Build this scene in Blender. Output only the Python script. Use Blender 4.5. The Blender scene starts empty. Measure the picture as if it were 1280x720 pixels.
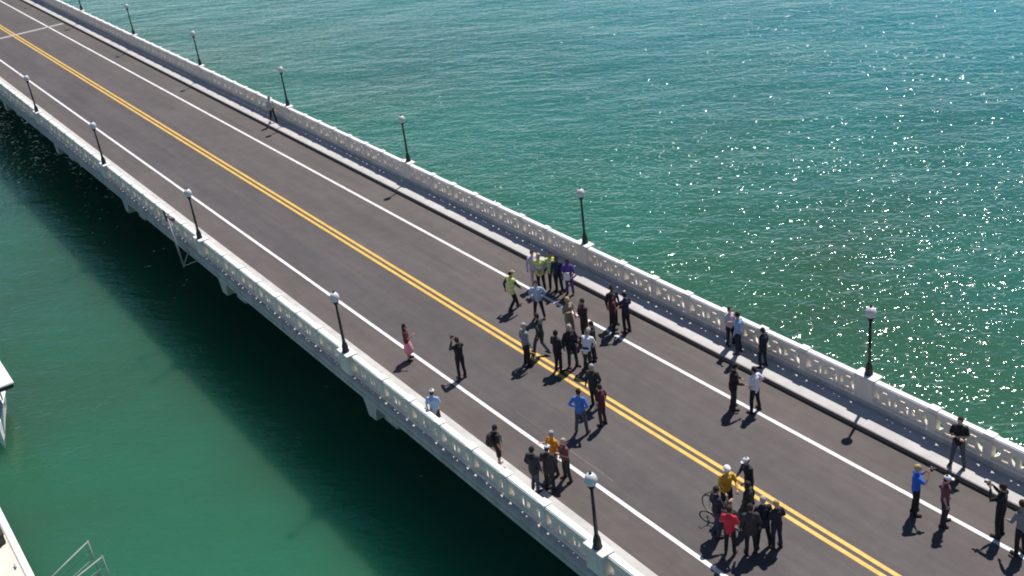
import bpy, bmesh, math, random
from mathutils import Vector, Matrix
random.seed(7)
R = math.radians
S = bpy.context.scene
COL = S.collection

# ------------------------------------------------------------------ camera
cam_d = bpy.data.cameras.new('camera'); cam = bpy.data.objects.new('camera', cam_d); COL.objects.link(cam)
S.camera = cam
cam_d.lens = 40.09; cam_d.sensor_width = 36.0; cam_d.clip_end = 4000.0; cam_d.clip_start = 0.5
rt, up, bk = (0.572461, 0.812056, -0.113371), (-0.317073, 0.34676, 0.882736), (0.756144, -0.469385, 0.455987)
cam.matrix_world = Matrix(((rt[0], up[0], bk[0], 27.435), (rt[1], up[1], bk[1], -21.088), (rt[2], up[2], bk[2], 23.197), (0, 0, 0, 1)))

# ------------------------------------------------------------------ light
SUN = Vector((-0.235, 0.565, 1.0)).normalized()      # towards the sun
elev = math.asin(SUN.z); azim = math.atan2(SUN.x, SUN.y)
w = bpy.data.worlds.new('World'); S.world = w; w.use_nodes = True
nt = w.node_tree; bg = nt.nodes['Background']
sky = nt.nodes.new('ShaderNodeTexSky'); sky.sky_type = 'NISHITA'; sky.sun_disc = False
sky.sun_elevation = elev; sky.sun_rotation = azim; sky.air_density = 0.55; sky.dust_density = 0.0; sky.ozone_density = 2.5
tint = nt.nodes.new('ShaderNodeMix'); tint.data_type = 'RGBA'; tint.blend_type = 'MULTIPLY'; tint.inputs[0].default_value = 1.0; tint.inputs[7].default_value = (1.0, 1.0, 0.96, 1)
nt.links.new(sky.outputs[0], tint.inputs[6]); nt.links.new(tint.outputs[2], bg.inputs[0]); bg.inputs[1].default_value = 0.10
sd = bpy.data.lights.new('sun', 'SUN'); sd.energy = 4.6; sd.angle = R(0.5); sd.color = (1.0, 0.955, 0.9)
so = bpy.data.objects.new('sun', sd); COL.objects.link(so); so.rotation_euler = SUN.to_track_quat('Z', 'Y').to_euler()
S.view_settings.view_transform = 'Standard'; S.view_settings.look = 'None'
S.view_settings.exposure = 0.42; S.view_settings.gamma = 1.0
S.cycles.filter_width = 1.9

# ------------------------------------------------------------------ materials
def mat(name, col, rough=0.8, noise=0.0, scale=3.0, bump=0.0, bscale=20.0, metal=0.0, stretch=(1, 1, 1), col2=None, detail=6, spec=None):
    m = bpy.data.materials.new(name); m.use_nodes = True; t = m.node_tree; b = t.nodes['Principled BSDF']
    b.inputs['Base Color'].default_value = (*col, 1); b.inputs['Roughness'].default_value = rough; b.inputs['Metallic'].default_value = metal
    if spec is not None: b.inputs['Specular IOR Level'].default_value = spec
    tc = t.nodes.new('ShaderNodeTexCoord'); mp = t.nodes.new('ShaderNodeMapping'); mp.inputs['Scale'].default_value = stretch
    t.links.new(tc.outputs['Object'], mp.inputs[0])
    if noise or col2:
        n = t.nodes.new('ShaderNodeTexNoise'); n.inputs['Scale'].default_value = scale; n.inputs['Detail'].default_value = detail
        n.inputs['Roughness'].default_value = 0.65
        t.links.new(mp.outputs[0], n.inputs['Vector'])
        r = t.nodes.new('ShaderNodeValToRGB'); r.color_ramp.elements[0].position = 0.3; r.color_ramp.elements[1].position = 0.7
        c2 = col2 or tuple(min(1, c * (1 + noise)) for c in col); c1 = col if col2 else tuple(c * (1 - noise) for c in col)
        r.color_ramp.elements[0].color = (*c1, 1); r.color_ramp.elements[1].color = (*c2, 1)
        t.links.new(n.outputs[0], r.inputs[0]); t.links.new(r.outputs[0], b.inputs['Base Color'])
    if bump:
        n2 = t.nodes.new('ShaderNodeTexNoise'); n2.inputs['Scale'].default_value = bscale; n2.inputs['Detail'].default_value = 5
        t.links.new(tc.outputs['Object'], n2.inputs['Vector'])
        bp = t.nodes.new('ShaderNodeBump'); bp.inputs['Strength'].default_value = bump; bp.inputs['Distance'].default_value = 0.02
        t.links.new(n2.outputs[0], bp.inputs['Height']); t.links.new(bp.outputs[0], b.inputs['Normal'])
    return m

def asphalt_material():
    m = bpy.data.materials.new('asphalt'); m.use_nodes = True; t = m.node_tree; b = t.nodes['Principled BSDF']; N = t.nodes.new; L = t.links.new
    b.inputs['Roughness'].default_value = 0.82
    tc = N('ShaderNodeTexCoord')
    def noise(scale, stretch, detail=5, rough=0.6):
        mp = N('ShaderNodeMapping'); mp.inputs['Scale'].default_value = stretch; L(tc.outputs['Object'], mp.inputs[0])
        n = N('ShaderNodeTexNoise'); n.inputs['Scale'].default_value = scale; n.inputs['Detail'].default_value = detail; n.inputs['Roughness'].default_value = rough
        L(mp.outputs[0], n.inputs['Vector']); return n.outputs[0]
    def ramp(v, stops):
        r = N('ShaderNodeValToRGB'); e = r.color_ramp.elements
        while len(e) < len(stops): e.new(0.5)
        for k, (p, c) in enumerate(stops): e[k].position = p; e[k].color = (*c, 1)
        L(v, r.inputs[0]); return r.outputs[0]
    def mix(a, bb, fac, mode='MIX'):
        x = N('ShaderNodeMix'); x.data_type = 'RGBA'; x.blend_type = mode
        if isinstance(fac, float): x.inputs[0].default_value = fac
        else: L(fac, x.inputs[0])
        L(a, x.inputs[6]); L(bb, x.inputs[7]); return x.outputs[2]
    base = ramp(noise(0.35, (0.35, 1, 1)), [(0.3, (0.062, 0.052, 0.050)), (0.55, (0.078, 0.066, 0.064)), (0.75, (0.094, 0.080, 0.077))])
    # shoulders: older, browner pavement; near lane darker
    sx = N('ShaderNodeSeparateXYZ'); L(tc.outputs['Object'], sx.inputs[0])
    mr = N('ShaderNodeMapRange'); mr.inputs[1].default_value = -5; mr.inputs[2].default_value = 5; L(sx.outputs[1], mr.inputs[0])
    cross = ramp(mr.outputs[0], [(0.0, (1.12, 1.08, 1.02)), (0.15, (1.02, 1.0, .97)), (0.17, (0.9, .9, .93)), (0.3, (0.86, .87, .92)), (0.36, (.98, .97, .98)),
                                 (0.45, (.9, .9, .93)), (0.56, (1.04, 1.02, 1.02)), (0.66, (1.0, 1.0, 1.0)), (0.78, (1.08, 1.05, 1.03)), (0.82, (1.1, 1.1, 1.05)), (1.0, (1.12, 1.12, 1.06))])
    c = mix(base, cross, 1.0, 'MULTIPLY')
    streak = ramp(noise(1.0, (0.05, 2.2, 1), 6, .7), [(0.3, (.80, .80, .82)), (0.7, (1.20, 1.19, 1.17))])
    c = mix(c, streak, 0.9, 'MULTIPLY')
    blotch = ramp(noise(1.3, (1, 1, 1), 6, .7), [(0.35, (.85, .85, .86)), (0.65, (1.12, 1.12, 1.11))])
    c = mix(c, blotch, 0.8, 'MULTIPLY')
    fine = ramp(noise(22, (1, 1, 1), 3, .8), [(0.3, (.86, .86, .86)), (0.7, (1.16, 1.16, 1.16))])
    c = mix(c, fine, 0.8, 'MULTIPLY')
    dark = ramp(noise(0.9, (.6, 1, 1), 4, .5), [(0.66, (1, 1, 1)), (0.74, (.84, .84, .86))])
    c = mix(c, dark, 1.0, 'MULTIPLY')
    L(c, b.inputs['Base Color'])
    bp = N('ShaderNodeBump'); bp.inputs['Strength'].default_value = 0.4; bp.inputs['Distance'].default_value = 0.01
    L(noise(60, (1, 1, 1)), bp.inputs['Height']); L(bp.outputs[0], b.inputs['Normal'])
    return m

def water_material():
    m = bpy.data.materials.new('sea_water'); m.use_nodes = True; t = m.node_tree; b = t.nodes['Principled BSDF']; N = t.nodes.new; L = t.links.new
    tc = N('ShaderNodeTexCoord')
    b.inputs['Roughness'].default_value = 0.08; b.inputs['IOR'].default_value = 1.333
    def noise(scale, stretch=(1, 1, 1), detail=4, rough=0.55, rot=0, dist=0.0):
        m1 = N('ShaderNodeMapping'); m1.inputs['Rotation'].default_value = (0, 0, rot); L(tc.outputs['Object'], m1.inputs[0])
        mp = N('ShaderNodeMapping'); mp.inputs['Scale'].default_value = stretch; L(m1.outputs[0], mp.inputs[0])
        n = N('ShaderNodeTexNoise'); n.inputs['Scale'].default_value = scale; n.inputs['Detail'].default_value = detail; n.inputs['Roughness'].default_value = rough
        n.inputs['Distortion'].default_value = dist
        L(mp.outputs[0], n.inputs['Vector']); return n.outputs[0]
    r = N('ShaderNodeValToRGB'); e = r.color_ramp.elements
    e[0].position = 0.3; e[0].color = WATER_A; e[1].position = 0.72; e[1].color = WATER_B
    L(noise(0.035, (1, 1, 1), 5, .6), r.inputs[0])
    sx = N('ShaderNodeSeparateXYZ'); L(tc.outputs['Object'], sx.inputs[0])        # sky reflection painted into the base colour: bluer further out
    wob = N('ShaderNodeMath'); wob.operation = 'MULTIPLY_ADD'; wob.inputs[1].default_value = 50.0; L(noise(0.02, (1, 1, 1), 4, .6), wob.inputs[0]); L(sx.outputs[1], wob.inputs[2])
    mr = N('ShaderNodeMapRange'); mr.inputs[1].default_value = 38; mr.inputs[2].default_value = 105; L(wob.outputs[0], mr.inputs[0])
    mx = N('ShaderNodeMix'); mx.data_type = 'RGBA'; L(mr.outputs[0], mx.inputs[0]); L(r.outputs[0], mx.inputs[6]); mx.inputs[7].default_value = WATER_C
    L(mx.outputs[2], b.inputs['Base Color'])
    b.subsurface_method = 'BURLEY'
    b.inputs['Subsurface Weight'].default_value = 1.0
    b.inputs['Subsurface Radius'].default_value = (0.5, 1.3, 1.2); b.inputs['Subsurface Scale'].default_value = 4.2
    rot = R(-52)
    # sheltered side of the bridge is calmer than the open side
    lee = N('ShaderNodeMapRange'); lee.inputs[1].default_value = -4; lee.inputs[2].default_value = 8; lee.inputs[3].default_value = .42; lee.inputs[4].default_value = 1.0; L(sx.outputs[1], lee.inputs[0])
    gust = N('ShaderNodeMapRange'); gust.inputs[1].default_value = .35; gust.inputs[2].default_value = .65; gust.inputs[3].default_value = .6; gust.inputs[4].default_value = 1.0; L(noise(0.05, (.5, 1, 1), 3, .5, rot), gust.inputs[0])
    mu = N('ShaderNodeMath'); mu.operation = 'MULTIPLY'; L(lee.outputs[0], mu.inputs[0]); L(gust.outputs[0], mu.inputs[1])
    def bump(h, dist, nrm=None, st=None):
        bp = N('ShaderNodeBump'); bp.inputs['Strength'].default_value = 1.0; bp.inputs['Distance'].default_value = dist
        L(st or lee.outputs[0], bp.inputs['Strength']); L(h, bp.inputs['Height'])
        if nrm: L(nrm, bp.inputs['Normal'])
        return bp.outputs[0]
    n = bump(noise(0.16, (0.6, 1, 1), 1, .5, rot), 0.45)
    n = bump(noise(0.9, (0.5, 1, 1), 2, .5, rot + .15, .3), 0.20, n)
    n = bump(noise(4.0, (0.75, 1, 1), 1.2, .5, rot - .25, .4), 0.115, n, mu.outputs[0])
    L(n, b.inputs['Normal'])
    return m
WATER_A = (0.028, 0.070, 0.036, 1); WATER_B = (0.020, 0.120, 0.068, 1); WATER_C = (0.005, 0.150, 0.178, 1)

M = {}
M['asphalt'] = asphalt_material()
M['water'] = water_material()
M['white_paint'] = mat('worn_white_paint', (0.50, 0.48, 0.48), .6, .10, 2.2, col2=(0.80, 0.78, 0.78), detail=9)
M['yellow_paint'] = mat('worn_yellow_paint', (0.52, 0.30, 0.03), .6, .1, 2.6, detail=9, col2=(0.72, 0.45, 0.08))
M['concrete'] = mat('pale_concrete', (0.66, 0.58, 0.48), .85, .1, 3.0, .5, 30, col2=(0.82, 0.74, 0.64), stretch=(1, 1, .3))
M['walk'] = mat('bright_concrete', (0.37, 0.36, 0.34), .85, .1, 1.4, .4, 25, col2=(0.50, 0.485, 0.465))
M['walk_far'] = mat('pinkish_concrete', (0.38, 0.365, 0.355), .85, .1, 1.2, .4, 25, col2=(0.49, 0.465, 0.455))
M['kerb_face'] = mat('shaded_kerb_concrete', (0.17, 0.13, 0.10), .9, .2, 2.0, .4, 25)  # shade on the kerb face put into the colour, darker and browner than the top
M['rail_cap'] = mat('white_painted_rail', (0.68, 0.67, 0.63), .7, .08, 2.0, col2=(0.80, 0.78, 0.74))
M['deck'] = mat('weathered_concrete', (0.34, 0.315, 0.28), .9, .2, 1.2, .6, 15, col2=(0.54, 0.50, 0.45), stretch=(1.5, 1.5, .3))
M['under'] = mat('shade_dark_concrete', (0.07, 0.07, 0.062), .9, .3, 2.0)  # gloom under the deck painted into the concrete colour
M['joint'] = mat('joint_concrete', (0.34, 0.31, 0.31), .9, .15, 4)
M['sealant'] = mat('dark_sealant', (0.07, 0.065, 0.065), .8, .2, 4)
M['black_iron'] = mat('black_iron', (0.012, 0.016, 0.016), .45, spec=.5)
M['globe'] = mat('white_globe', (0.62, 0.61, 0.60), .35)
M['galv'] = mat('galvanised_steel', (0.33, 0.34, 0.33), .5, .15, 5)
M['board'] = mat('weathered_red_board', (0.17, 0.095, 0.09), .8, .2, 4)
M['gel'] = mat('white_gelcoat', (0.78, 0.77, 0.74), .35, .04, 3)
M['dockdeck'] = mat('pale_dock_deck', (0.56, 0.50, 0.42), .85, .12, 1.5, .3, 20, col2=(0.68, 0.62, 0.54))
M['dark_plastic'] = mat('dark_plastic', (0.03, 0.028, 0.028), .5)
M['rubber'] = mat('black_rubber', (0.012, 0.012, 0.012), .8)
M['eye'] = mat('eye', (0.02, 0.015, 0.01), .3)

# ------------------------------------------------------------------ helpers
def box(bm, x0, x1, y0, y1, z0, z1, bev=0.0):
    vs = [bm.verts.new(p) for p in ((x0, y0, z0), (x1, y0, z0), (x1, y1, z0), (x0, y1, z0), (x0, y0, z1), (x1, y0, z1), (x1, y1, z1), (x0, y1, z1))]
    fs = [bm.faces.new([vs[i] for i in f]) for f in ((3, 2, 1, 0), (4, 5, 6, 7), (0, 1, 5, 4), (1, 2, 6, 5), (2, 3, 7, 6), (3, 0, 4, 7))]
    if bev:
        es = list({e for f in fs for e in f.edges})
        bmesh.ops.bevel(bm, geom=es, offset=bev, segments=2, affect='EDGES')

def prism_x(bm, x0, x1, prof):        # profile in (y, z) swept along X
    a = [bm.verts.new((x0, y, z)) for y, z in prof]; b = [bm.verts.new((x1, y, z)) for y, z in prof]; n = len(prof)
    for i in range(n): bm.faces.new((a[i], a[(i + 1) % n], b[(i + 1) % n], b[i]))
    bm.faces.new(a[::-1]); bm.faces.new(b)
    bmesh.ops.recalc_face_normals(bm, faces=bm.faces)

def prism_y(bm, y0, y1, prof):        # profile in (x, z)
    a = [bm.verts.new((x, y0, z)) for x, z in prof]; b = [bm.verts.new((x, y1, z)) for x, z in prof]; n = len(prof)
    for i in range(n): bm.faces.new((a[i], a[(i + 1) % n], b[(i + 1) % n], b[i]))
    bm.faces.new(a[::-1]); bm.faces.new(b)
    bmesh.ops.recalc_face_normals(bm, faces=bm.faces)

def lathe(bm, prof, seg=16, c=(0, 0, 0)):    # (r, z) about the Z axis
    rings = []
    for r, z in prof:
        rings.append([bm.verts.new((c[0] + r * math.cos(2 * math.pi * k / seg), c[1] + r * math.sin(2 * math.pi * k / seg), c[2] + z)) for k in range(seg)])
    for a, b in zip(rings, rings[1:]):
        for k in range(seg): bm.faces.new((a[k], a[(k + 1) % seg], b[(k + 1) % seg], b[k]))
    bm.faces.new(rings[0][::-1]); bm.faces.new(rings[-1])

def loft(bm, pts, seg=10):     # pts: (Vector centre, r_side, r_front); rings perpendicular to the path, domed ends
    P = [(Vector(c), a, b) for c, a, b in pts]
    rings = []; n = len(P)
    d0 = (P[1][0] - P[0][0]).normalized(); d1 = (P[-1][0] - P[-2][0]).normalized()
    m0 = min(P[0][1], P[0][2]); m1 = min(P[-1][1], P[-1][2])
    seq = [(P[0][0] - d0 * m0 * .9, P[0][1] * .35, P[0][2] * .35, d0), (P[0][0] - d0 * m0 * .55, P[0][1] * .82, P[0][2] * .82, d0)]
    for i, (c, a, b) in enumerate(P):
        d = ((P[min(i + 1, n - 1)][0] - P[max(i - 1, 0)][0])).normalized(); seq.append((c, a, b, d))
    seq += [(P[-1][0] + d1 * m1 * .55, P[-1][1] * .82, P[-1][2] * .82, d1), (P[-1][0] + d1 * m1 * .9, P[-1][1] * .35, P[-1][2] * .35, d1)]
    for c, a, b, d in seq:
        side = Vector((0, 1, 0)); side = side - d * side.dot(d)
        if side.length < .2: side = Vector((1, 0, 0)) - d * d.x
        side.normalize(); fr = side.cross(d).normalized()
        rings.append([bm.verts.new(c + side * a * math.cos(2 * math.pi * k / seg) + fr * b * math.sin(2 * math.pi * k / seg)) for k in range(seg)])
    for a, b in zip(rings, rings[1:]):
        for k in range(seg): bm.faces.new((a[k], a[(k + 1) % seg], b[(k + 1) % seg], b[k]))
    bm.faces.new(rings[0][::-1]); bm.faces.new(rings[-1])

def ball(bm, c, rx, ry, rz, u=14, v=10):
    r = bmesh.ops.create_uvsphere(bm, u_segments=u, v_segments=v, radius=1)
    bmesh.ops.transform(bm, matrix=Matrix.Translation(c) @ Matrix.Diagonal((rx, ry, rz, 1)), verts=r['verts'])
    return r['verts']

def tube(bm, a, b, r, seg=8, r2=None):
    a = Vector(a); b = Vector(b); d = (b - a).normalized(); s = d.orthogonal().normalized(); t = d.cross(s); r2 = r if r2 is None else r2
    A = [bm.verts.new(a + (s * math.cos(2 * math.pi * k / seg) + t * math.sin(2 * math.pi * k / seg)) * r) for k in range(seg)]
    B = [bm.verts.new(b + (s * math.cos(2 * math.pi * k / seg) + t * math.sin(2 * math.pi * k / seg)) * r2) for k in range(seg)]
    for k in range(seg): bm.faces.new((A[k], A[(k + 1) % seg], B[(k + 1) % seg], B[k]))
    bm.faces.new(A[::-1]); bm.faces.new(B)

def torus(bm, c, rad, r, axis='y', n=28, m=6):
    vs = []
    for i in range(n):
        a = 2 * math.pi * i / n; row = []
        for j in range(m):
            p = 2 * math.pi * j / m; q = rad + r * math.cos(p)
            row.append(bm.verts.new((c[0] + q * math.cos(a), c[1] + r * math.sin(p), c[2] + q * math.sin(a))))
        vs.append(row)
    for i in range(n):
        for j in range(m): bm.faces.new((vs[i][j], vs[(i + 1) % n][j], vs[(i + 1) % n][(j + 1) % m], vs[i][(j + 1) % m]))

def mesh(name, bm, mats, smooth=False):
    me = bpy.data.meshes.new(name)
    bmesh.ops.recalc_face_normals(bm, faces=bm.faces)
    bm.to_mesh(me); bm.free()
    for m in (mats if isinstance(mats, (list, tuple)) else [mats]): me.materials.append(m)
    if smooth:
        for p in me.polygons: p.use_smooth = True
    return me

def link(name, me, parent=None, loc=None):
    o = bpy.data.objects.new(name, me); COL.objects.link(o)
    if parent: o.parent = parent
    if loc is not None: o.location = loc
    return o

def part(name, bm, m, parent=None, smooth=False, loc=None): return link(name, mesh(name, bm, m, smooth), parent, loc)

def tag(o, label=None, cat=None, group=None, kind=None):
    if label: o['label'] = label
    if cat: o['category'] = cat
    if group: o['group'] = group
    if kind: o['kind'] = kind
    return o

def thing(name, label, cat, loc=(0, 0, 0), rz=0.0, group=None):
    o = bpy.data.objects.new(name, None); COL.objects.link(o); o.location = loc; o.rotation_euler = (0, 0, rz)
    o.empty_display_size = .2
    return tag(o, label, cat, group)

def copy_tree(o, parent=None):
    c = o.copy(); COL.objects.link(c)
    if parent: c.parent = parent
    for ch in list(o.children): copy_tree(ch, c)
    return c

XA, XB = -172.0, 24.0
WZ = -4.2
# ------------------------------------------------------------------ water, road, pavements
bm = bmesh.new()
vs = [bm.verts.new(p) for p in ((-1800, -900, WZ), (500, -900, WZ), (500, 1800, WZ), (-1800, 1800, WZ))]; bm.faces.new(vs)
tag(part('water', bm, M['water']), kind='structure')

bm = bmesh.new(); box(bm, XA, XB, -4.95, 4.95, -0.12, 0.0)
road = tag(part('road', bm, M['asphalt']), kind='structure')
def sheet(y0, y1, x0=XA, x1=XB, z=0.004):
    b = bmesh.new(); b.faces.new([b.verts.new(p) for p in ((x0, y0, z), (x1, y0, z), (x1, y1, z), (x0, y1, z))]); return b
for y0, y1 in ((-0.225, -0.075), (0.075, 0.225)): part('centre_line', sheet(y0, y1), M['yellow_paint'], road)
for yc in (-3.42, 3.30): part('edge_line', sheet(yc - .075, yc + .075), M['white_paint'], road)
part('expansion_joint', sheet(-4.9, 4.75, -91.3, -90.7, 0.008), M['joint'], road)
# tyre scrapes on the near lane
b = bmesh.new()
for (x0, x1, y, wd) in ((-2.8, 2.4, -2.83, .03), (-2.2, 1.9, -2.72, .02), (-.4, 2.9, -2.90, .05)):
    b.faces.new([b.verts.new(p) for p in ((x0, y, .004), (x1, y - .03, .004), (x1, y - .03 + wd, .004), (x0, y + wd, .004))])
part('tyre_scrape', b, mat('scraped_asphalt', (.115, .10, .10), .8, .2, 8), road)

for s, mm in ((-1, M['walk']), (1, M['walk_far'])):
    b = bmesh.new(); lo, hi = (5.10, 5.965)
    prism_x(b, XA, XB, [(s * lo, -.1), (s * hi, -.1), (s * hi, .2), (s * lo, .2)])
    pv = tag(part('pavement', b, mm), kind='structure')
    b = bmesh.new(); prism_x(b, XA, XB, [(s * 4.953, -.1), (s * 5.098, -.1), (s * 5.098, .197), (s * 4.99, .197), (s * 4.953, .17)])
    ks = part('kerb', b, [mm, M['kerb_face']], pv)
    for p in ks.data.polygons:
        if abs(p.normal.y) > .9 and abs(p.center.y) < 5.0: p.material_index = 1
    b = bmesh.new()
    x = XA + 1
    while x < XB:
        b.faces.new([b.verts.new(p) for p in ((x, s * 5.11, .203), (x + .02, s * 5.11, .203), (x + .02, s * 5.96, .203), (x, s * 5.96, .203))]); x += 2.617
    part('joint_line', b, M['deck'], pv)

# ------------------------------------------------------------------ bridge
br = thing('bridge', 'long grey concrete bridge deck on pile bents crossing the green water', 'bridge', (0, 0, 0))
b = bmesh.new()
prof = [(-6.47, -.08), (-6.50, -.05), (-6.50, .13), (-6.46, .15), (-6.46, .19), (-6.50, .21), (-6.50, .36), (-6.42, .40), (-5.97, .40), (-5.97, -.125), (5.97, -.125), (5.97, .40), (6.42, .40), (6.50, .36), (6.50, -.05), (6.47, -.08), (6.1, -.35), (-6.1, -.35)]
prism_x(b, XA, XB, prof); part('deck_slab', b, M['deck'], br)
for y in (-5.1, -3.05, -1.0, 1.0, 3.05, 5.1):
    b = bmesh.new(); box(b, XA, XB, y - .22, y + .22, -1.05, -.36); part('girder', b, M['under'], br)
k = 0; px = -7.6 + 15.0 * 2
cap_me = pile_me = None
while px > XA + 4:
    if cap_me is None:
        b = bmesh.new()
        # hammerhead cap: brackets taper outwards below the fascia
        prism_y(b, -5.7, 5.7, [(-.55, -1.5), (.55, -1.5), (.55, -1.06), (-.55, -1.06)])
        for s in (-1, 1):
            a = [(-.62, -.09), (.62, -.09), (.42, -.42), (.30, -.86), (-.30, -.86), (-.42, -.42)]
            prism_y(b, s * 5.45, s * 6.42, a)
            prism_y(b, s * 5.45, s * 5.72, [(-.5, -1.5), (.5, -1.5), (.5, -.87), (-.5, -.87)])
        cap_me = mesh('pier_cap', b, M['deck'])
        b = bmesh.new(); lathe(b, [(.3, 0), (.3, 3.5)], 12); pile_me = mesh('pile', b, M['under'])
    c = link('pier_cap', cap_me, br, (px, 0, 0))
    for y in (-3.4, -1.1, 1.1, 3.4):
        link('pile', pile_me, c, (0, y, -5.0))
    px -= 15.0; k += 1

# ------------------------------------------------------------------ balustrades
PH = (0, 2.75, 4.79, 6.83, 8.87, 10.91, 12.95)       # pilasters in one 15.7 m bay, the first carries the lamp
def panel_mesh(Lp):
    b = bmesh.new(); z0, z1, t = .42, 1.10, .065
    cells = 2 if Lp < 1.9 else 3
    cw = Lp / cells
    def bar(xa, za, xb, zb, wd, tt):
        d = Vector((xb - xa, 0, zb - za)).normalized(); n = Vector((-d.z, 0, d.x)) * wd / 2
        q = [(xa + n.x, za + n.z), (xa - n.x, za - n.z), (xb - n.x, zb - n.z), (xb + n.x, zb + n.z)]
        prism_y(b, -tt, tt, q)
    for i in range(cells):
        x0 = -Lp / 2 + i * cw; x1 = x0 + cw; xm = (x0 + x1) / 2; zm = (z0 + z1) / 2
        bar(x0, z0, x1, z1, .135, t); bar(x0, z1, x1, z0, .135, t - .002)
        if i: bar(x0, z0, x0, z1, .15, t - .004)
        # rounded boss where the bars cross
        q = [(xm + .17 * math.cos(a * math.pi / 6), zm + .17 * math.sin(a * math.pi / 6)) for a in range(12)]
        prism_y(b, -t - .01, t + .01, q)
    bar(-Lp / 2, z0 + .02, Lp / 2, z0 + .02, .12, t + .003); bar(-Lp / 2, z1 - .02, Lp / 2, z1 - .02, .12, t + .003)
    return mesh('pierced_panel', b, M['concrete'])
PM_LONG, PM_SHORT = panel_mesh(2.75 - .42 - .16), panel_mesh(2.04 - .32)
def box_me(name, *a, m='concrete', bev=.02):
    b = bmesh.new(); box(b, *a, bev); return mesh(name, b, M[m])
def pil(hw, hd, m='concrete', out=None):
    b = bmesh.new(); box(b, -hw, hw, -hd, out or hd, .41, 1.14 if not out else 1.28, .02)
    return mesh('pilaster', b, M[m])
PED, PIL = pil(.42, .145, out=.29), pil(.16, .135)
def cap(hw, hd, z, out=None):
    b = bmesh.new(); box(b, -hw, hw, -hd, out or hd, 1.285, z, .012); return mesh('cap_stone', b, M['rail_cap'])
CAPB, CAPS = cap(.45, .16, 1.335, .32), cap(.19, .15, 1.32)
for s, xl, lab in ((-1, 6.352, 'pierced concrete balustrade along the near side beside the sunlit white walkway'),
                   (1, 5.755, 'pierced concrete balustrade on the far side, standing against the sparkling open water')):
    t = thing('balustrade', lab, 'railing', (0, s * 6.12, 0))
    b = bmesh.new(); box(b, XA, XB, -.125, .125, 1.13, 1.28, .03); part('top_rail', b, M['rail_cap'], t)
    for p in t.children[0].data.polygons: pass
    b = bmesh.new(); prism_x(b, XA, XB, [(-.145, .402), (.145, .402), (.145, .43), (.11, .47), (-.11, .47), (-.145, .43)]); part('base_rail', b, M['concrete'], t)
    b = bmesh.new(); k = -1
    for k in range(-1, 11):
        X0 = xl - 15.7 * k
        for j, ph in enumerate(PH):
            x = X0 + ph - 15.7
            if x > XB - .6 or x < XA + 1: continue
            # pilaster at x, panel to its right
            p = link('pilaster', PED if j == 0 else PIL, t, (x, 0, 0)); p.rotation_euler.z = 0 if s > 0 else math.pi; link('cap_stone', CAPB if j == 0 else CAPS, p)
            nx = PH[j + 1] if j < 6 else 15.7
            if x + nx - ph > XB: continue
            if j == 0: link('pierced_panel', PM_LONG, t, (x + .42 + (2.75 - .42 - .16) / 2, 0, 0))
            elif j == 6: link('pierced_panel', PM_LONG, t, (x + .16 + (2.75 - .42 - .16) / 2, 0, 0))
            else: link('pierced_panel', PM_SHORT, t, (x + 1.02, 0, 0))
    b.free()

# ------------------------------------------------------------------ street lamps
def make_lamp():
    t = thing('street_lamp', '', 'street lamp')
    b = bmesh.new(); lathe(b, [(.15, 0), (.15, .05), (.125, .08), (.13, .2), (.11, .32), (.075, .42), (.065, .47)], 14); part('lamp_base', b, M['black_iron'], t, True)
    b = bmesh.new(); lathe(b, [(.062, .46), (.045, 2.1)], 12); part('pole', b, M['black_iron'], t, True)
    b = bmesh.new(); lathe(b, [(.05, 2.08), (.085, 2.12), (.06, 2.16), (.12, 2.20), (.12, 2.235)], 14); part('collar', b, M['black_iron'], t, True)
    b = bmesh.new(); lathe(b, [(.10, 2.23), (.145, 2.27), (.182, 2.34), (.187, 2.42), (.165, 2.51), (.11, 2.59), (.05, 2.615)], 20); g = part('globe', b, M['globe'], t, True)
    b = bmesh.new(); lathe(b, [(.055, 2.61), (.045, 2.64), (.015, 2.66), (.02, 2.69), (.006, 2.72)], 10); part('finial', b, M['black_iron'], g, True)
    return t
lamp0 = None
near_lab = ['largest lamp post, on the near railing right of the group by the near kerb',
            'black lamp post on the near railing, next to the woman in the pink skirt',
            'black lamp post on the near railing beside the thin grey pole with crossboard',
            'black lamp post on the near railing, second from the left picture edge',
            'black lamp post on the near railing nearest the left picture edge']
far_lab = ['rightmost lamp post of the far railing, standing against the sparkling water',
           'black lamp post on the far railing just behind the people in yellow vests',
           'black lamp post on the far railing halfway between the crowd and the lone walker',
           'black lamp post on the far railing just right of the lone walker',
           'black lamp post on the far railing, first one left of the lone walker',
           'black lamp post on the far railing, third from the far end of the row',
           'distant far railing lamp post, its globe touching the top picture edge',
           'tiniest distant lamp post at the top edge, only its foot in view']
for labs, xl, y, g in ((near_lab, 6.352, -6.24, 'lamps along the near railing'), (far_lab, 5.755, 6.24, 'lamps along the far railing')):
    for i, lb in enumerate(labs):
        t = make_lamp() if lamp0 is None else copy_tree(lamp0)
        if lamp0 is None: lamp0 = t
        t.location = (xl - 15.7 * i, y, 1.335); tag(t, lb, 'street lamp', g)

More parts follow.
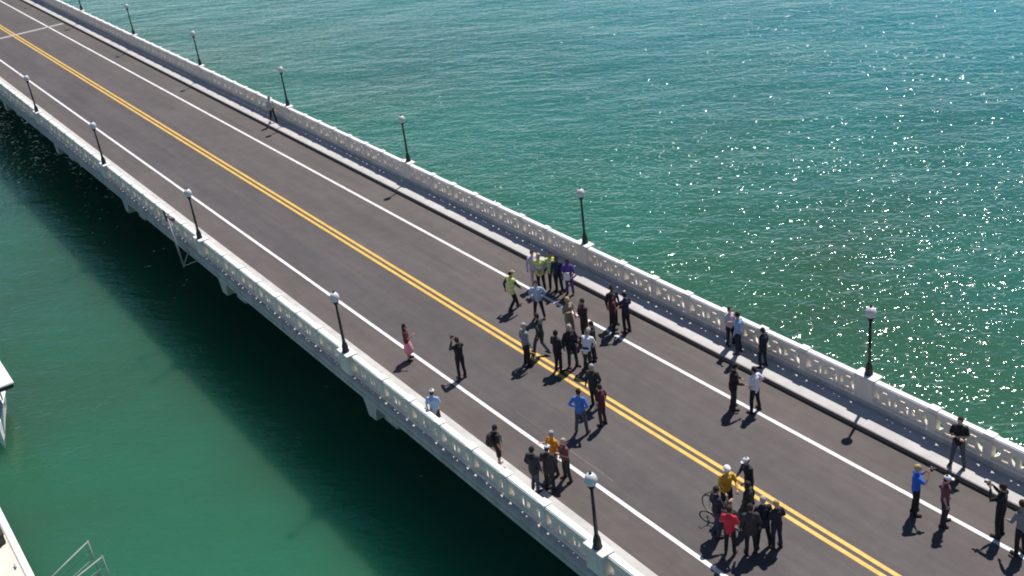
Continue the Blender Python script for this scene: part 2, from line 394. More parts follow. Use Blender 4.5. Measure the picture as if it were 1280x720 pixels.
# ------------------------------------------------------------------ outboard pole
t = thing('marker_pole', 'thin grey steel pole outside the near railing with a reddish crossboard on top', 'pole', (-26.6, -6.95, -.55))
b = bmesh.new(); tube(b, (0, 0, 0), (-.75, .0, 2.75), .05, 8, .04); part('pole', b, M['galv'], t, True)
b = bmesh.new(); tube(b, (0, .02, .05), (1.2, .40, .62), .025); tube(b, (-.02, .02, .1), (-.02, .44, .75), .035); part('bracket', b, M['galv'], t, True)
b = bmesh.new(); box(b, -1.15, .35, -.04, -.0, 2.62, 2.72, .005); box(b, -.95, -.6, -.06, -.04, 2.35, 2.95, .005); part('crossboard', b, M['board'], t)
b = bmesh.new(); box(b, .12, .42, -.08, .08, 2.72, 2.86, .02); part('lantern', b, M['board'], t)

# ------------------------------------------------------------------ dock, boat, boarding rails
t = thing('floating_dock', 'pale beige floating dock with a white edge in the bottom left corner', 'dock', (-10, -21.4, -3.6))
b = bmesh.new(); box(b, -9.0, 7, -2.0, 1.78, -.4, .58, .03); part('deck', b, M['dockdeck'], t)
b = bmesh.new(); box(b, -9.0, 7, 1.785, 2.05, -.4, .62, .03); part('edge_beam', b, M['gel'], t)
for x in (-5.2, -1.6, 2.0):
    b = bmesh.new(); tube(b, (x - .12, 1.62, .66), (x + .12, 1.62, .66), .03); tube(b, (x - .07, 1.62, .58), (x - .07, 1.62, .66), .02); tube(b, (x + .07, 1.62, .58), (x + .07, 1.62, .66), .02); part('cleat', b, M['galv'], t)
t = thing('storage_box', 'dark storage box standing on the beige dock', 'box', (-13.9, -19.95, -3.6 + .585))
b = bmesh.new(); box(b, -.55, .55, -.35, .25, 0, .38, .03); part('box_body', b, M['dark_plastic'], t)
b = bmesh.new(); box(b, -.58, .58, -.38, .28, .385, .45, .02); part('lid', b, M['dark_plastic'], t)
t = thing('boarding_rails', 'pair of thin silver handrails sloping over the water beside the dock', 'handrail', (-9.6, -19.3, -3.6))
for x0, x1, ye in ((.9, -.15, 1.95), (1.75, 1.1, 2.1)):
    b = bmesh.new(); tube(b, (x0, -.25, 1.25), (x1, ye, 1.55), .026); tube(b, (x1, ye, 1.6), (x1, ye, -.3), .022); tube(b, (x0, -.25, 1.3), (x0, -.25, .62), .03)
    tube(b, (x0, -.25, .9), (x1, ye, 1.15), .014); tube(b, (x0, -.25, .6), (x1, ye, .8), .014)
    part('handrail', b, M['galv'], t, True)
b = bmesh.new(); box(b, -.1, 1.1, 1.85, 1.95, .02, .1, .01); part('float_step', b, M['dark_plastic'], t)
t = thing('boat', 'white boat with a flat canopy moored at the left picture edge', 'boat', (-25.6, -18.0, -3.6))
b = bmesh.new()
prof = [(-4.2, 0, 1.1), (-2, 0, 1.15), (0.5, 0, 1.05), (2.0, .0, .55), (3.0, .0, .25), (3.5, 0, .05)]
for zz in (0,):
    rows = []
    for x, _, hw in prof:
        rows.append([b.verts.new((x, yy, z)) for yy, z in ((-hw, .8), (-hw * .8, .0), (-hw * .3, -.35), (hw * .3, -.35), (hw * .8, .0), (hw, .8))])
    for a, c in zip(rows, rows[1:]):
        for i in range(5): b.faces.new((a[i], a[i + 1], c[i + 1], c[i]))
        b.faces.new((a[5], a[0], c[0], c[5]))
    b.faces.new(rows[0]); b.faces.new(rows[-1][::-1])
part('hull', b, M['gel'], t)
b = bmesh.new(); box(b, -4.2, 2.6, -1.35, 1.33, 2.05, 2.15, .03); part('canopy', b, M['gel'], t)
b = bmesh.new(); box(b, -4.15, 2.55, -1.3, 1.28, 1.85, 2.045, .02); part('canopy_frame', b, M['dark_plastic'], t)
for x in (-3.8, 1.2):
    for y in (-.75, .75):
        b = bmesh.new(); tube(b, (x, y, .5), (x, y, 1.9), .035); part('post', b, M['galv'], t, True)
b = bmesh.new(); box(b, -2, -.4, -.6, .6, .8, 1.5, .08); part('console', b, M['gel'], t)

# ------------------------------------------------------------------ people: one body per pose, clothes grown from the same skeleton
def pose(**k):
    d = dict(lean=0, head=8, twist=0,
             leg=[((.02, .11, .50), (-.02, .13, .10), 8), ((.02, -.11, .50), (-.02, -.13, .10), -8)],
             arm=[((-.04, .26, 1.15), (.06, .27, .91)), ((-.04, -.26, 1.15), (.06, -.27, .91))])
    d.update(k); return d
POSES = {
 'stand': pose(),
 'easy': pose(leg=[((.10, .12, .51), (.05, .17, .10), 20), ((-.01, -.09, .50), (-.05, -.10, .10), -12)], arm=[((-.03, .27, 1.16), (.10, .22, .94)), ((-.05, -.26, 1.15), (.02, -.28, .90))]),
 'clasp': pose(arm=[((.0, .27, 1.16), (.20, .07, 1.03)), ((.0, -.27, 1.16), (.20, -.05, 1.05))]),
 'fold': pose(arm=[((.06, .25, 1.16), (.22, -.06, 1.19)), ((.06, -.25, 1.15), (.23, .07, 1.16))], leg=[((.02, .14, .50), (-.02, .19, .10), 12), ((.02, -.14, .50), (-.02, -.19, .10), -12)]),
 'photo': pose(head=4, arm=[((.20, .24, 1.24), (.31, .08, 1.50)), ((.20, -.24, 1.24), (.31, -.08, 1.50))]),
 'walk': pose(lean=4, leg=[((.21, .09, .53), (.30, .10, .13), 0), ((.04, -.09, .49), (-.26, -.10, .17), 0)], arm=[((-.16, .24, 1.18), (-.10, .26, .93)), ((.12, -.24, 1.17), (.28, -.24, 1.00))]),
 'akimbo': pose(arm=[((-.10, .32, 1.18), (.06, .20, 1.02)), ((-.10, -.32, 1.18), (.06, -.20, 1.02))], leg=[((.02, .15, .50), (-.02, .20, .10), 10), ((.02, -.15, .50), (-.02, -.20, .10), -10)]),
 'talk': pose(head=0, arm=[((-.03, .27, 1.15), (.08, .27, .91)), ((.06, -.28, 1.17), (.27, -.25, 1.30))], leg=[((.07, .11, .51), (.03, .15, .10), 15), ((.0, -.10, .50), (-.04, -.12, .10), -8)]),
 'bend': pose(lean=24, head=22, arm=[((.30, .24, 1.08), (.42, .12, .90)), ((.30, -.24, 1.08), (.42, -.12, .90))], leg=[((.08, .11, .50), (.02, .13, .10), 8), ((.0, -.11, .50), (-.06, -.13, .10), -8)]),
 'hold': pose(lean=6, arm=[((.08, .28, 1.14), (.32, .20, 1.05)), ((.08, -.28, 1.14), (.32, -.20, 1.05))]),
}
def skeleton(pn):
    p = POSES[pn]; a = R(p['lean'])
    def ln(v):
        v = Vector(v); d = v - Vector((0, 0, .92)); 
        return Vector((d.x * math.cos(a) + d.z * math.sin(a), v.y, .92 - d.x * math.sin(a) + d.z * math.cos(a))) if v.z > .92 else v
    J = dict(pelvis=Vector((0, 0, .93)), waist=ln((.0, 0, 1.06)), chest=ln((.01, 0, 1.28)), shl=ln((0, 0, 1.41)), neck=ln((.0, 0, 1.50)), head=ln((.025, 0, 1.645)))
    J['ha'] = a + R(p['head']); J['arm'] = []; J['leg'] = []
    for s, (e, w_) in zip((1, -1), p['arm']):
        sh = ln((-.005, s * .175, 1.405))
        e = Vector(e); w_ = Vector(w_)
        if not p['lean'] > 10: e = ln(e); w_ = ln(w_)
        J['arm'].append((sh, e, w_, s))
    for s, (k_, an, tw) in zip((1, -1), p['leg']):
        J['leg'].append((Vector((0, s * .088, .91)), Vector(k_), Vector(an), R(tw), s))
    return J

def voxel(bm, size, iters=2):
    me = bpy.data.meshes.new('tmp'); bmesh.ops.recalc_face_normals(bm, faces=bm.faces); bm.to_mesh(me); bm.free()
    o = bpy.data.objects.new('tmp', me); COL.objects.link(o)
    m = o.modifiers.new('r', 'REMESH'); m.mode = 'VOXEL'; m.voxel_size = size; m.use_smooth_shade = True
    m2 = o.modifiers.new('s', 'SMOOTH'); m2.factor = .5; m2.iterations = iters
    dg = bpy.context.evaluated_depsgraph_get(); dg.update()
    r = bpy.data.meshes.new_from_object(o.evaluated_get(dg)); bpy.data.objects.remove(o); bpy.data.meshes.remove(me)
    b = bmesh.new(); b.from_mesh(r); bpy.data.meshes.remove(r); return b

def head_m(J): return Matrix.Translation(J['head']) @ Matrix.Rotation(J['ha'], 4, 'Y')
def torso(b, J, g, z_low=0.0, wide=1.0, top=True):
    pts = [(J['pelvis'] + Vector((0, 0, -.03 - z_low)), (.150 + g) * wide, .105 + g), (J['pelvis'] + Vector((0, 0, .04)), .158 + g, .112 + g), (J['waist'], .138 + g, .100 + g), (J['chest'], .165 + g, .118 + g),
           (J['chest'].lerp(J['shl'], .7), .165 + g, .105 + g), (J['shl'] + (J['shl'] - J['chest']) * .1, .12 + g * .5, .075 + g * .5)]
    loft(b, pts, 16)
    for sh, e, w_, s in J['arm']: ball(b, sh + Vector((0, -s * .01, -.015)), .062 + g, .062 + g, .06 + g)
CACHE = {}
def piece(kind, pn):
    if (kind, pn) in CACHE: return CACHE[kind, pn]
    J = skeleton(pn); b = bmesh.new(); H = head_m(J)
    if kind == 'body':
        torso(b, J, 0)
        loft(b, [(J['shl'], .06, .06), (J['neck'], .052, .055), (J['head'] + Vector((-.01, 0, -.05)), .05, .055)], 12)
        v = ball(b, (0, 0, .01), .098, .077, .115, 18, 14) + ball(b, (.03, 0, -.055), .062, .055, .055) + ball(b, (.098, 0, -.015), .018, .013, .022) + ball(b, (.004, .078, -.01), .018, .012, .03) + ball(b, (.004, -.078, -.01), .018, .012, .03) + ball(b, (.085, 0, -.06), .014, .024, .011)
        bmesh.ops.transform(b, matrix=H, verts=v)
        for sh, e, w_, s in J['arm']:
            loft(b, [(sh, .050, .050), (sh.lerp(e, .5), .046, .046), (e, .036, .036), (e.lerp(w_, .35), .038, .038), (w_, .026, .022)], 10)
            d = (w_ - e).normalized(); loft(b, [(w_, .028, .02), (w_ + d * .05, .042, .018), (w_ + d * .085, .038, .016)], 10)
        for hp, k_, an, tw, s in J['leg']:
            loft(b, [(hp, .085, .09), (hp.lerp(k_, .5), .070, .075), (k_, .050, .053), (k_.lerp(an, .35), .050, .055), (an, .034, .036)], 12)
            f = Vector((math.cos(tw), math.sin(tw), 0)); a0 = Vector((an.x, an.y, max(an.z - .055, .035)))
            loft(b, [(a0 - f * .04, .034, .03), (a0 + f * .07, .04, .026), (a0 + f * .16, .038, .016)], 10)
        b = voxel(b, .0125, 2)
        for p_ in b.faces: p_.material_index = 0
        for sh, e, w_, s in J['arm']:       # four fingers and a thumb, bent
            d = (w_ - e).normalized(); side = Vector((0, 0, 1)).cross(d)
            if side.length < .3: side = Vector((1, 0, 0))
            side.normalize(); nrm = d.cross(side).normalized()
            if nrm.z > 0 and abs(d.z) < .7: nrm = -nrm
            if abs(d.z) >= .7: nrm = Vector((0, -s, 0)); side = nrm.cross(d).normalized()
            for i, (o_, L_) in enumerate(((-.030, .062), (-.010, .074), (.011, .070), (.030, .054))):
                p0 = w_ + d * .08 + side * o_; p1 = p0 + (d + nrm * .25).normalized() * L_ * .5; p2 = p1 + (d + nrm * 1.1).normalized() * L_ * .5
                loft(b, [(p0, .0095, .0095), (p1, .009, .009), (p2, .0075, .0075)], 6)
            t0 = w_ + d * .03 - side * .032; t1 = t0 + (d * .6 - side * .7 + nrm * .3).normalized() * .04; t2 = t1 + (d + nrm * .4).normalized() * .03
            loft(b, [(t0, .011, .011), (t1, .0105, .0105), (t2, .0085, .0085)], 6)
        n0 = len(b.faces); b.faces.ensure_lookup_table()
        v = ball(b, (.083, .032, .018), .012, .013, .009, 8, 6) + ball(b, (.083, -.032, .018), .012, .013, .009, 8, 6)
        bmesh.ops.transform(b, matrix=H, verts=v)
        for p_ in {f for q in v for f in q.link_faces}: p_.material_index = 1
        mats = [SKINS[0], M['eye']]; nm = 'body'
    elif kind in ('shirt', 'tee', 'jacket', 'vest'):
        g = {'shirt': .020, 'tee': .018, 'jacket': .032, 'vest': .036}[kind]
        torso(b, J, g, {'shirt': .02, 'tee': .04, 'jacket': .10, 'vest': .06}[kind], 1.05)
        for sh, e, w_, s in J['arm']:
            if kind in ('shirt', 'jacket'): loft(b, [(sh, .060 + g * .4, .060 + g * .4), (sh.lerp(e, .5), .058 + g * .3, .056 + g * .3), (e, .050 + g * .3, .050 + g * .3), (e.lerp(w_, .5), .046 + g * .2, .046 + g * .2), (e.lerp(w_, .93), .038, .036)], 12)
            elif kind == 'tee': loft(b, [(sh, .066, .066), (sh.lerp(e, .72), .066, .062)], 12)
            else: loft(b, [(sh + Vector((0, -s * .02, 0)), .085, .085), (sh.lerp(e, .15), .085, .08)], 12)
        if kind in ('shirt', 'jacket', 'tee'): loft(b, [(J['shl'], .075, .072), (J['neck'] + Vector((0, 0, -.015)), .062, .064)], 12)
        b = voxel(b, .016, 3); mats = [M['asphalt']]; nm = {'shirt': 'shirt', 'tee': 'shirt', 'jacket': 'jacket', 'vest': 'vest'}[kind]
    elif kind in ('trousers', 'shorts', 'skirt'):
        loft(b, [(J['pelvis'] + Vector((0, 0, -.05)), .168, .125), (J['pelvis'] + Vector((0, 0, .07)), .165, .122)], 14)
        if kind == 'skirt':
            kc = (J['leg'][0][1] + J['leg'][1][1]) / 2
            loft(b, [(J['pelvis'], .17, .13), (Vector((kc.x, 0, .66)), .215, .19), (Vector((kc.x, 0, .50)), .24, .22)], 16)
        for hp, k_, an, tw, s in J['leg']:
            if kind == 'trousers': loft(b, [(hp, .100, .108), (hp.lerp(k_, .5), .084, .090), (k_, .068, .072), (k_.lerp(an, .5), .062, .068), (k_.lerp(an, .95), .058, .064)], 12)
            elif kind == 'shorts': loft(b, [(hp, .100, .108), (hp.lerp(k_, .5), .092, .098), (hp.lerp(k_, .9), .088, .092)], 12)
        b = voxel(b, .016, 2); mats = [M['asphalt']]; nm = kind
    elif kind[:4] == 'shoe':
        for hp, k_, an, tw, s in J['leg'][int(kind[4]):int(kind[4]) + 1]:
            f = Vector((math.cos(tw), math.sin(tw), 0)); a0 = Vector((an.x, an.y, max(an.z - .055, .045)))
            loft(b, [(a0 - f * .06, .042, .043), (a0 + f * .03, .046, .045), (a0 + f * .13, .050, .034), (a0 + f * .18, .042, .026)], 10)
            loft(b, [(a0, .045, .045), (an + Vector((0, 0, .01)), .045, .047)], 10)
        b = voxel(b, .012, 1); mats = [M['asphalt']]; nm = 'shoe'
    elif kind in ('hair', 'longhair'):
        v = ball(b, (-.018, 0, .035), .100, .090, .108, 18, 14)
        if kind == 'longhair': v += ball(b, (-.075, 0, -.07), .055, .085, .13) + ball(b, (-.085, 0, -.15), .045, .07, .09)
        else: v += ball(b, (-.05, 0, -.02), .062, .078, .07)
        bmesh.ops.transform(b, matrix=H, verts=v); b = voxel(b, .012, 2); mats = [M['asphalt']]; nm = 'hair'
    elif kind == 'cap':
        v = ball(b, (-.008, 0, .055), .110, .093, .085, 18, 12) + ball(b, (.12, 0, .045), .075, .07, .012)
        bmesh.ops.transform(b, matrix=H, verts=v); b = voxel(b, .010, 2); mats = [M['asphalt']]; nm = 'cap'
    elif kind == 'hat':
        v = ball(b, (-.005, 0, .07), .108, .095, .090, 18, 12) + ball(b, (0, 0, .045), .19, .18, .014, 20, 6)
        bmesh.ops.transform(b, matrix=H, verts=v); b = voxel(b, .010, 2); mats = [M['asphalt']]; nm = 'hat'
    elif kind == 'helmet':
        v = ball(b, (-.01, 0, .06), .138, .108, .100, 18, 12) + ball(b, (-.10, 0, .03), .06, .08, .05)
        bmesh.ops.transform(b, matrix=H, verts=v); b = voxel(b, .012, 2); mats = [M['asphalt']]; nm = 'helmet'
    me = bpy.data.meshes.new(nm); b.to_mesh(me); b.free()
    for m in mats: me.materials.append(m)
    for p_ in me.polygons: p_.use_smooth = True
    CACHE[kind, pn] = (nm, me); return CACHE[kind, pn]

SKINS = [mat('skin_light', (0.50, 0.29, 0.20), .55), mat('skin_tan', (0.36, 0.19, 0.12), .55), mat('skin_brown', (0.13, 0.065, 0.04), .55)]
CLOTH = {}
def striped_vest():
    m = mat('striped_vest', K['hiviz'], .8, .1, 6.0, .3, 40); t = m.node_tree; N = t.nodes.new; L = t.links.new; b = t.nodes['Principled BSDF']
    src = b.inputs['Base Color'].links[0].from_socket; tc = N('ShaderNodeTexCoord'); sx = N('ShaderNodeSeparateXYZ'); L(tc.outputs['Object'], sx.inputs[0])
    w = N('ShaderNodeTexWave'); w.wave_type = 'BANDS'; w.bands_direction = 'Z'; w.inputs['Scale'].default_value = 1.75; L(tc.outputs['Object'], w.inputs[0])
    g = N('ShaderNodeMath'); g.operation = 'GREATER_THAN'; g.inputs[1].default_value = .86; L(w.outputs['Fac'], g.inputs[0])
    x = N('ShaderNodeMix'); x.data_type = 'RGBA'; L(g.outputs[0], x.inputs[0]); L(src, x.inputs[6]); x.inputs[7].default_value = (.7, .7, .66, 1); L(x.outputs[2], b.inputs['Base Color']); return m
def cloth(c):
    c = tuple(c)
    if c not in CLOTH: CLOTH[c] = mat('cloth', c, .9, .12, 6.0, .3, 40)
    return CLOTH[c]
K = dict(black=(.012, .012, .014), char=(.030, .028, .030), navy=(.018, .020, .045), dnavy=(.014, .015, .026), jean=(.035, .05, .09), grey=(.20, .20, .21), lgrey=(.42, .41, .43), white=(.68, .67, .70), sky=(.30, .42, .58),
         pale=(.38, .47, .60), blue=(.06, .16, .50), vivid=(.02, .12, .55), lilac=(.46, .40, .54), purple=(.10, .05, .24), hiviz=(.58, .62, .16), khaki=(.27, .22, .15), brown=(.05, .03, .025), maroon=(.09, .015, .025), red=(.48, .02, .035),
         orange=(.60, .22, .02), green=(.03, .045, .035), pink=(.62, .24, .30), dpink=(.16, .05, .06), tan=(.40, .30, .22), blonde=(.42, .30, .14), dbrown=(.03, .018, .012), whitehair=(.34, .32, .30), gold=(.62, .33, .04), slate=(.07, .08, .10), rose=(.55, .42, .46))

# key: x, y, z, heading, height, pose, top, bottom, head, skin, label, group
P = [
 (-42.44, 5.45, .2, -2, 1.80, 'walk', ('tee', 'lgrey'), ('trousers', 'black'), ('hair', 'dbrown'), 1, 'lone walker in a pale grey shirt and black trousers on the far pavement', None),
 (-9.26, 1.64, 0, 93, 1.98, 'walk', ('vest', 'hiviz'), ('trousers', 'black'), ('cap', 'tan'), 1, 'man in a yellow vest and cap standing apart, leftmost of the main crowd', 'c'),
 (-10.35, 3.60, 0, -20, 1.86, 'easy', ('shirt', 'lilac'), ('trousers', 'rose'), ('hair', 'dbrown'), 1, 'person in pale lilac shirt and pale trousers beside the far kerb', 'c'),
 (-9.78, 3.55, 0, -44, 1.92, 'clasp', ('vest', 'hiviz'), ('trousers', 'dnavy'), ('hair', 'blonde'), 0, 'yellow vested person with light hair between the lilac shirt and the other vest', 'c'),
 (-9.50, 3.98, 0, -33, 1.95, 'stand', ('vest', 'hiviz'), ('trousers', 'navy'), ('hair', 'black'), 1, 'yellow vested person with black hair, next to the person in navy', 'c'),
 (-9.08, 4.0, 0, -56, 1.88, 'stand', ('shirt', 'navy'), ('trousers', 'dnavy'), ('hair', 'black'), 2, 'person all in navy between the yellow vests and the purple top', 'c'),
 (-8.60, 4.22, 0, -49, 1.84, 'hold', ('tee', 'purple'), ('trousers', 'purple'), ('longhair', 'black'), 2, 'woman in a purple outfit holding white papers by the far kerb', 'c'),
 (-7.85, 2.00, 0, -43, 1.87, 'akimbo', ('shirt', 'pale'), ('trousers', 'dnavy'), ('hair', 'dbrown'), 0, 'man in a pale blue shirt with hands on hips on the white line', 'c'),
 (-5.62, 1.92, 0, 4, 1.94, 'talk', ('tee', 'khaki'), ('trousers', 'khaki'), ('hair', 'blonde'), 0, 'person in khaki shirt and trousers in the middle of the crowd', 'c'),
 (-5.05, 2.25, 0, -95, 1.95, 'fold', ('jacket', 'brown'), ('trousers', 'brown'), ('hair', 'dbrown'), 1, 'person in a dark brown jacket beside the khaki outfit', 'c'),
 (-5.17, -0.57, 0, 85, 1.95, 'stand', ('shirt', 'grey'), ('trousers', 'black'), ('hair', 'whitehair'), 0, 'white haired man in a grey shirt standing on the yellow lines', 'c'),
 (-5.40, 0.31, 0, -166, 1.92, 'walk', ('shirt', 'green'), ('trousers', 'jean'), ('hair', 'dbrown'), 1, 'person in dark green top and blue jeans stepping over the yellow lines', 'c'),
 (-3.90, 0.02, 0, 97, 1.88, 'clasp', ('jacket', 'black'), ('trousers', 'black'), ('hair', 'black'), 2, 'black clad person on the yellow lines right of the green top', 'c'),
 (-3.80, 0.60, 0, -9, 1.95, 'easy', ('jacket', 'dnavy'), ('trousers', 'char'), ('hair', 'whitehair'), 0, 'white haired person in a navy jacket left of the white shirted man', 'c'),
 (-3.05, 0.78, 0, 118, 1.90, 'bend', ('shirt', 'white'), ('trousers', 'char'), ('hair', 'whitehair'), 0, 'stooping person in a white shirt in the thick of the crowd', 'c'),
 (-3.55, 1.50, 0, -136, 1.80, 'stand', ('shirt', 'dnavy'), ('trousers', 'dnavy'), ('hair', 'black'), 1, 'slim navy clad person right behind the white shirted stooping one', 'c'),
 (-1.00, -0.53, 0, -62, 1.88, 'easy', ('jacket', 'char'), ('trousers', 'dnavy'), ('hair', 'whitehair'), 0, 'white haired person in a charcoal jacket behind the bright blue shirt', None),
 (-0.02, -1.91, 0, 124, 1.90, 'akimbo', ('shirt', 'blue'), ('trousers', 'slate'), ('hair', 'dbrown'), 1, 'man in a bright blue shirt and grey trousers near the yellow lines', None),
 (0.12, -1.07, 0, -166, 1.76, 'stand', ('tee', 'maroon'), ('trousers', 'brown'), ('hair', 'dbrown'), 0, 'person in a maroon top just right of the bright blue shirt', None),
 (-5.15, 3.82, 0, -11, 1.90, 'stand', ('shirt', 'char'), ('trousers', 'dnavy'), ('hair', 'black'), 2, 'left one of three people in dark clothes by the far kerb', 'k'),
 (-4.62, 3.38, 0, 66, 1.90, 'talk', ('tee', 'maroon'), ('trousers', 'black'), ('longhair', 'black'), 1, 'middle one of three by the far kerb, in a maroon top', 'k'),
 (-4.30, 3.80, 0, 184, 1.90, 'clasp', ('tee', 'navy'), ('trousers', 'black'), ('hair', 'dbrown'), 0, 'right one of three by the far kerb, bare arms and navy top', 'k'),
 (-0.35, 5.68, .2, -4, 1.74, 'talk', ('shirt', 'rose'), ('trousers', 'black'), ('hair', 'dbrown'), 0, 'person in a pale pink shirt on the far pavement against the railing', 'f'),
 (0.29, 5.48, .2, 200, 1.85, 'stand', ('shirt', 'sky'), ('trousers', 'navy'), ('hair', 'dbrown'), 1, 'person in a light blue shirt on the far pavement beside the pink shirt', 'f'),
 (1.63, 5.42, .2, -164, 1.72, 'easy', ('jacket', 'dnavy'), ('trousers', 'dnavy'), ('hair', 'black'), 1, 'person in a dark suit on the far pavement right of the blue shirt', 'f'),
 (2.62, 2.88, 0, 60, 1.95, 'hold', ('jacket', 'black'), ('trousers', 'char'), ('hair', 'black'), 1, 'person in a black jacket beside the white shirted man by the kerb', None),
 (3.26, 3.30, 0, -177, 1.90, 'akimbo', ('tee', 'white'), ('trousers', 'black'), ('hair', 'dbrown'), 0, 'man in white short sleeves and black trousers by the far kerb', None),
 (10.02, 5.30, .2, -68, 1.94, 'fold', ('tee', 'black'), ('trousers', 'slate'), ('hair', 'dbrown'), 0, 'man in black with folded arms alone on the far pavement', None),
 (10.44, 2.69, 0, 50, 1.88, 'photo', ('tee', 'vivid'), ('trousers', 'black'), ('hair', 'blonde'), 0, 'person in a vivid blue shirt raising a camera near the right edge', None),
 (11.32, 2.87, 0, 41, 1.87, 'easy', ('tee', 'dpink'), ('trousers', 'char'), ('cap', 'white'), 0, 'person in a white cap and dark rose top beside the vivid blue shirt', None),
 (12.66, 3.61, 0, -172, 1.94, 'photo', ('shirt', 'black'), ('trousers', 'black'), ('hair', 'dbrown'), 1, 'photographer in black facing left, between the dark rose top and grey shirt', None),
 (13.50, 3.35, 0, 165, 1.90, 'hold', ('shirt', 'grey'), ('trousers', 'black'), ('hair', 'dbrown'), 1, 'person in a grey shirt cut by the right picture edge', None),
 (6.69, -0.48, 0, -99, 1.83, 'hold', ('shirt', 'dnavy'), ('trousers', 'dnavy'), ('cap', 'white'), 1, 'dark clad person in a white cap standing on the yellow lines', 'b'),
 (6.55, -1.32, 0, -20, 1.88, 'hold', ('shirt', 'gold'), ('shorts', 'black'), ('helmet', 'white'), 0, 'cyclist in a golden yellow jersey and white helmet by the bicycle', 'b'),
 (7.17, -2.33, 0, 75, 1.94, 'talk', ('shirt', 'dnavy'), ('trousers', 'jean'), ('hair', 'dbrown'), 0, 'man in navy shirt and blue jeans in front of the bicycle', 'b'),
 (7.99, -2.61, 0, 120, 1.82, 'clasp', ('tee', 'red'), ('trousers', 'black'), ('hair', 'dbrown'), 1, 'person in a red top and black trousers among the bicycle group', 'b'),
 (8.40, -2.16, 0, 143, 1.88, 'stand', ('jacket', 'char'), ('trousers', 'black'), ('hair', 'black'), 1, 'black clad person right next to the red top', 'b'),
 (8.72, -1.42, 0, 165, 1.80, 'clasp', ('shirt', 'dnavy'), ('trousers', 'navy'), ('hair', 'blonde'), 0, 'fair haired person in navy, rightmost of the bicycle group', 'b'),
 (8.42, -1.66, 0, 151, 1.90, 'fold', ('jacket', 'dnavy'), ('trousers', 'dnavy'), ('hair', 'whitehair'), 0, 'grey haired person in a navy jacket, second from right in the bicycle group', 'b'),
 (7.46, -1.30, 0, -168, 1.72, 'easy', ('tee', 'green'), ('trousers', 'green'), ('hair', 'dbrown'), 2, 'person in dark green in the middle of the bicycle group', 'b'),
 (-8.99, -3.76, 0, 63, 1.74, 'talk', ('tee', 'maroon'), ('skirt', 'pink'), ('longhair', 'black'), 1, 'woman in a maroon top and pink skirt on the near white line', None),
 (-6.27, -2.95, 0, -185, 1.88, 'photo', ('shirt', 'black'), ('trousers', 'black'), ('hair', 'dbrown'), 1, 'photographer in black with raised arms in the near lane', None),
 (-3.58, -5.72, .2, 136, 1.80, 'stand', ('tee', 'sky'), ('shorts', 'brown'), ('cap', 'white'), 0, 'person in a light blue shirt and white cap behind the near railing', None),
 (-0.17, -5.34, .2, 80, 1.78, 'easy', ('tee', 'black'), ('shorts', 'black'), ('hair', 'black'), 1, 'person in black shorts with a backpack on the near pavement', None),
 (1.78, -5.22, .2, 110, 1.84, 'easy', ('jacket', 'dnavy'), ('trousers', 'jean'), ('hair', 'black'), 1, 'person in navy jacket and jeans on the near pavement, seen from behind', 'n'),
 (1.86, -4.72, 0, 125, 1.84, 'hold', ('jacket', 'char'), ('trousers', 'dnavy'), ('cap', 'white'), 0, 'person in a charcoal jacket and white cap at the near kerb', 'n'),
 (1.22, -4.02, 0, -87, 1.80, 'talk', ('tee', 'orange'), ('trousers', 'brown'), ('hair', 'whitehair'), 0, 'white haired person in an orange top near the near kerb', 'n'),
 (1.78, -3.95, 0, -97, 1.74, 'fold', ('tee', 'dpink'), ('trousers', 'char'), ('hair', 'tan'), 0, 'person in a dusky pink top beside the orange top', 'n'),
]
GR = dict(c='crowd across the road lane', k='three people by the far kerb', f='three people on the far pavement', b='group around the bicycle', n='group at the near kerb')
SHOES = [cloth((.015, .014, .014)), cloth((.05, .03, .02)), cloth((.45, .45, .45))]
PLACED = {}
VEST = striped_vest()
for i, (x, y, z, hd, ht, pn, top, bot, hdw, sk, lab, g) in enumerate(P):
    t = thing('person', lab, 'person', (x, y, z), R(hd), GR.get(g))
    t.scale = (ht * .965 / 1.765,) * 3
    def put(kind, m):
        nm, me = piece(kind, pn); o = link(nm, me, t)
        o.material_slots[0].link = 'OBJECT'; o.material_slots[0].material = m; return o
    put('body', SKINS[sk])
    if top[0] == 'vest': put('shirt', cloth(K[('lgrey', 'char', 'slate')[i % 3]]))
    put(top[0], VEST if top[0] == 'vest' else cloth(K[top[1]]))
    put(bot[0], cloth(K[bot[1]])); 
    for f_ in '01': put('shoe' + f_, SHOES[2] if bot[0] in ('shorts',) else SHOES[i % 2])
    if hdw[0] in ('cap', 'hat', 'helmet'): put('hair', cloth(K['dbrown']))
    put(hdw[0], cloth(K[hdw[1]]))
    PLACED[i] = t
def at(t, v):      # point in a person's own frame, in metres of the scene
    return Matrix.Translation(t.location) @ Matrix.Rotation(t.rotation_euler.z, 4, 'Z') @ (Vector(v) * t.scale.x)

def find(s): return [PLACED[i] for i, p in enumerate(P) if s in p[10]][0]
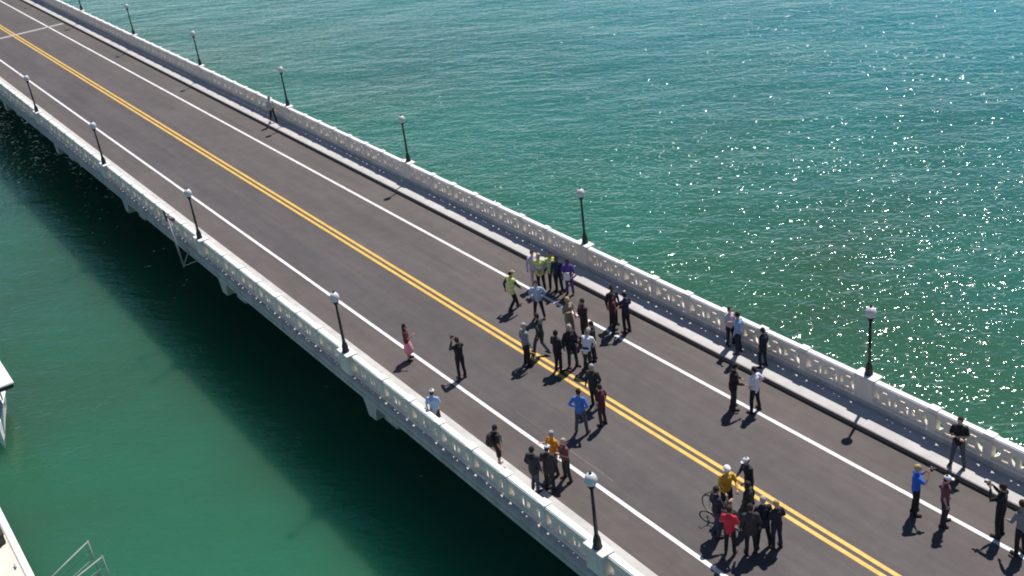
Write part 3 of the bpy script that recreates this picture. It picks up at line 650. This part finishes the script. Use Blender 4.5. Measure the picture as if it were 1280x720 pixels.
# hand-held and carried things
for s, lab in (('vivid blue shirt raising', 'black camera held up by the person in the vivid blue shirt'),
               ('photographer in black facing', 'black camera held up by the photographer near the right edge'),
               ('photographer in black with raised', 'black camera held up by the photographer in the near lane')):
    p = find(s); c = thing('camera', lab, 'camera', at(p, (.40, 0, 1.60)), p.rotation_euler.z, 'cameras held up to the face')
    b = bmesh.new(); box(b, -.035, .035, -.075, .075, -.05, .05, .01); box(b, -.03, .03, -.03, .03, .05, .075, .008); part('camera_body', b, M['dark_plastic'], c)
    b = bmesh.new(); tube(b, (.03, 0, 0), (.13, 0, 0), .036, 14, .04); part('lens', b, M['dark_plastic'], c, True)
p = find('purple outfit'); c = thing('papers', 'white papers held by the woman in purple', 'papers', at(p, (.40, .0, 1.06)), p.rotation_euler.z)
b = bmesh.new(); box(b, -.02, .02, -.13, .13, -.17, .19, .003); part('sheet_stack', b, cloth((.78, .78, .78)), c)
b = bmesh.new(); box(b, -.025, .025, -.05, .05, .175, .205, .004); part('clip', b, M['galv'], c)
p = find('with a backpack'); c = thing('backpack', 'black backpack on the back of the person in black shorts', 'backpack', at(p, (-.22, 0, 1.22)), p.rotation_euler.z)
b = bmesh.new(); ball(b, (0, 0, 0), .13, .19, .27); b = voxel(b, .02, 2); part('bag', b, cloth((.02, .018, .018)), c, True)
b = bmesh.new(); ball(b, (-.11, 0, -.08), .05, .13, .12); part('pocket', b, cloth((.03, .025, .025)), c, True)
for s in (-1, 1):
    b = bmesh.new(); tube(b, (.05, s * .12, .2), (.22, s * .11, .225), .022); tube(b, (.22, s * .11, .225), (.36, s * .11, .10), .022); tube(b, (.36, s * .11, .1), (.34, s * .13, -.12), .02); part('strap', b, cloth((.02, .018, .018)), c, True)

# bicycle: local +X is forward
t = thing('bicycle', 'black road bicycle held among the group of people on the road', 'bicycle', (6.75, -1.72, 0), R(182))
for x in (-.52, .52):
    wl = bpy.data.objects.new('wheel', None); COL.objects.link(wl); wl.parent = t; wl.location = (x, 0, .345)
    b = bmesh.new(); torus(b, (0, 0, 0), .33, .017); part('tyre', b, M['rubber'], wl, True)
    b = bmesh.new(); torus(b, (0, 0, 0), .305, .012); tube(b, (0, -.05, 0), (0, .05, 0), .022)
    for k in range(18):
        a = k * math.pi / 9; tube(b, (0, .02 * (-1) ** k, 0), (.3 * math.cos(a), 0, .3 * math.sin(a)), .0022, 4)
    part('rim', b, M['galv'], wl, True)
b = bmesh.new()
bb = (-.08, 0, .29); st = (-.20, 0, .78); hd_ = (.36, 0, .80); hl = (.39, 0, .66)
for a, c, r in ((bb, st, .017), (st, hd_, .016), (bb, hl, .02), (hd_, hl, .02), (bb, (-.52, 0, .345), .011), (st, (-.52, 0, .345), .009), (hl, (.52, 0, .345), .012), (st, (-.23, 0, .92), .013)): tube(b, a, c, r)
part('frame', b, M['dark_plastic'], t, True)
b = bmesh.new(); loft(b, [(Vector((-.38, 0, .94)), .07, .02), (Vector((-.22, 0, .945)), .045, .02), (Vector((-.11, 0, .94)), .02, .015)]); part('saddle', b, M['rubber'], t, True)
b = bmesh.new(); tube(b, (.36, 0, .8), (.34, 0, .93), .014); tube(b, (.40, -.21, .94), (.40, .21, .94), .013)
for s in (-1, 1): tube(b, (.40, s * .21, .94), (.50, s * .21, .90), .012); tube(b, (.50, s * .21, .90), (.46, s * .21, .82), .012)
part('handlebar', b, M['rubber'], t, True)
b = bmesh.new(); tube(b, (-.08, -.06, .29), (-.08, -.05, .29), .09, 18); tube(b, (-.08, -.07, .29), (.06, -.08, .2), .01); tube(b, (-.08, .07, .29), (-.22, .08, .38), .01); part('crankset', b, M['galv'], t)
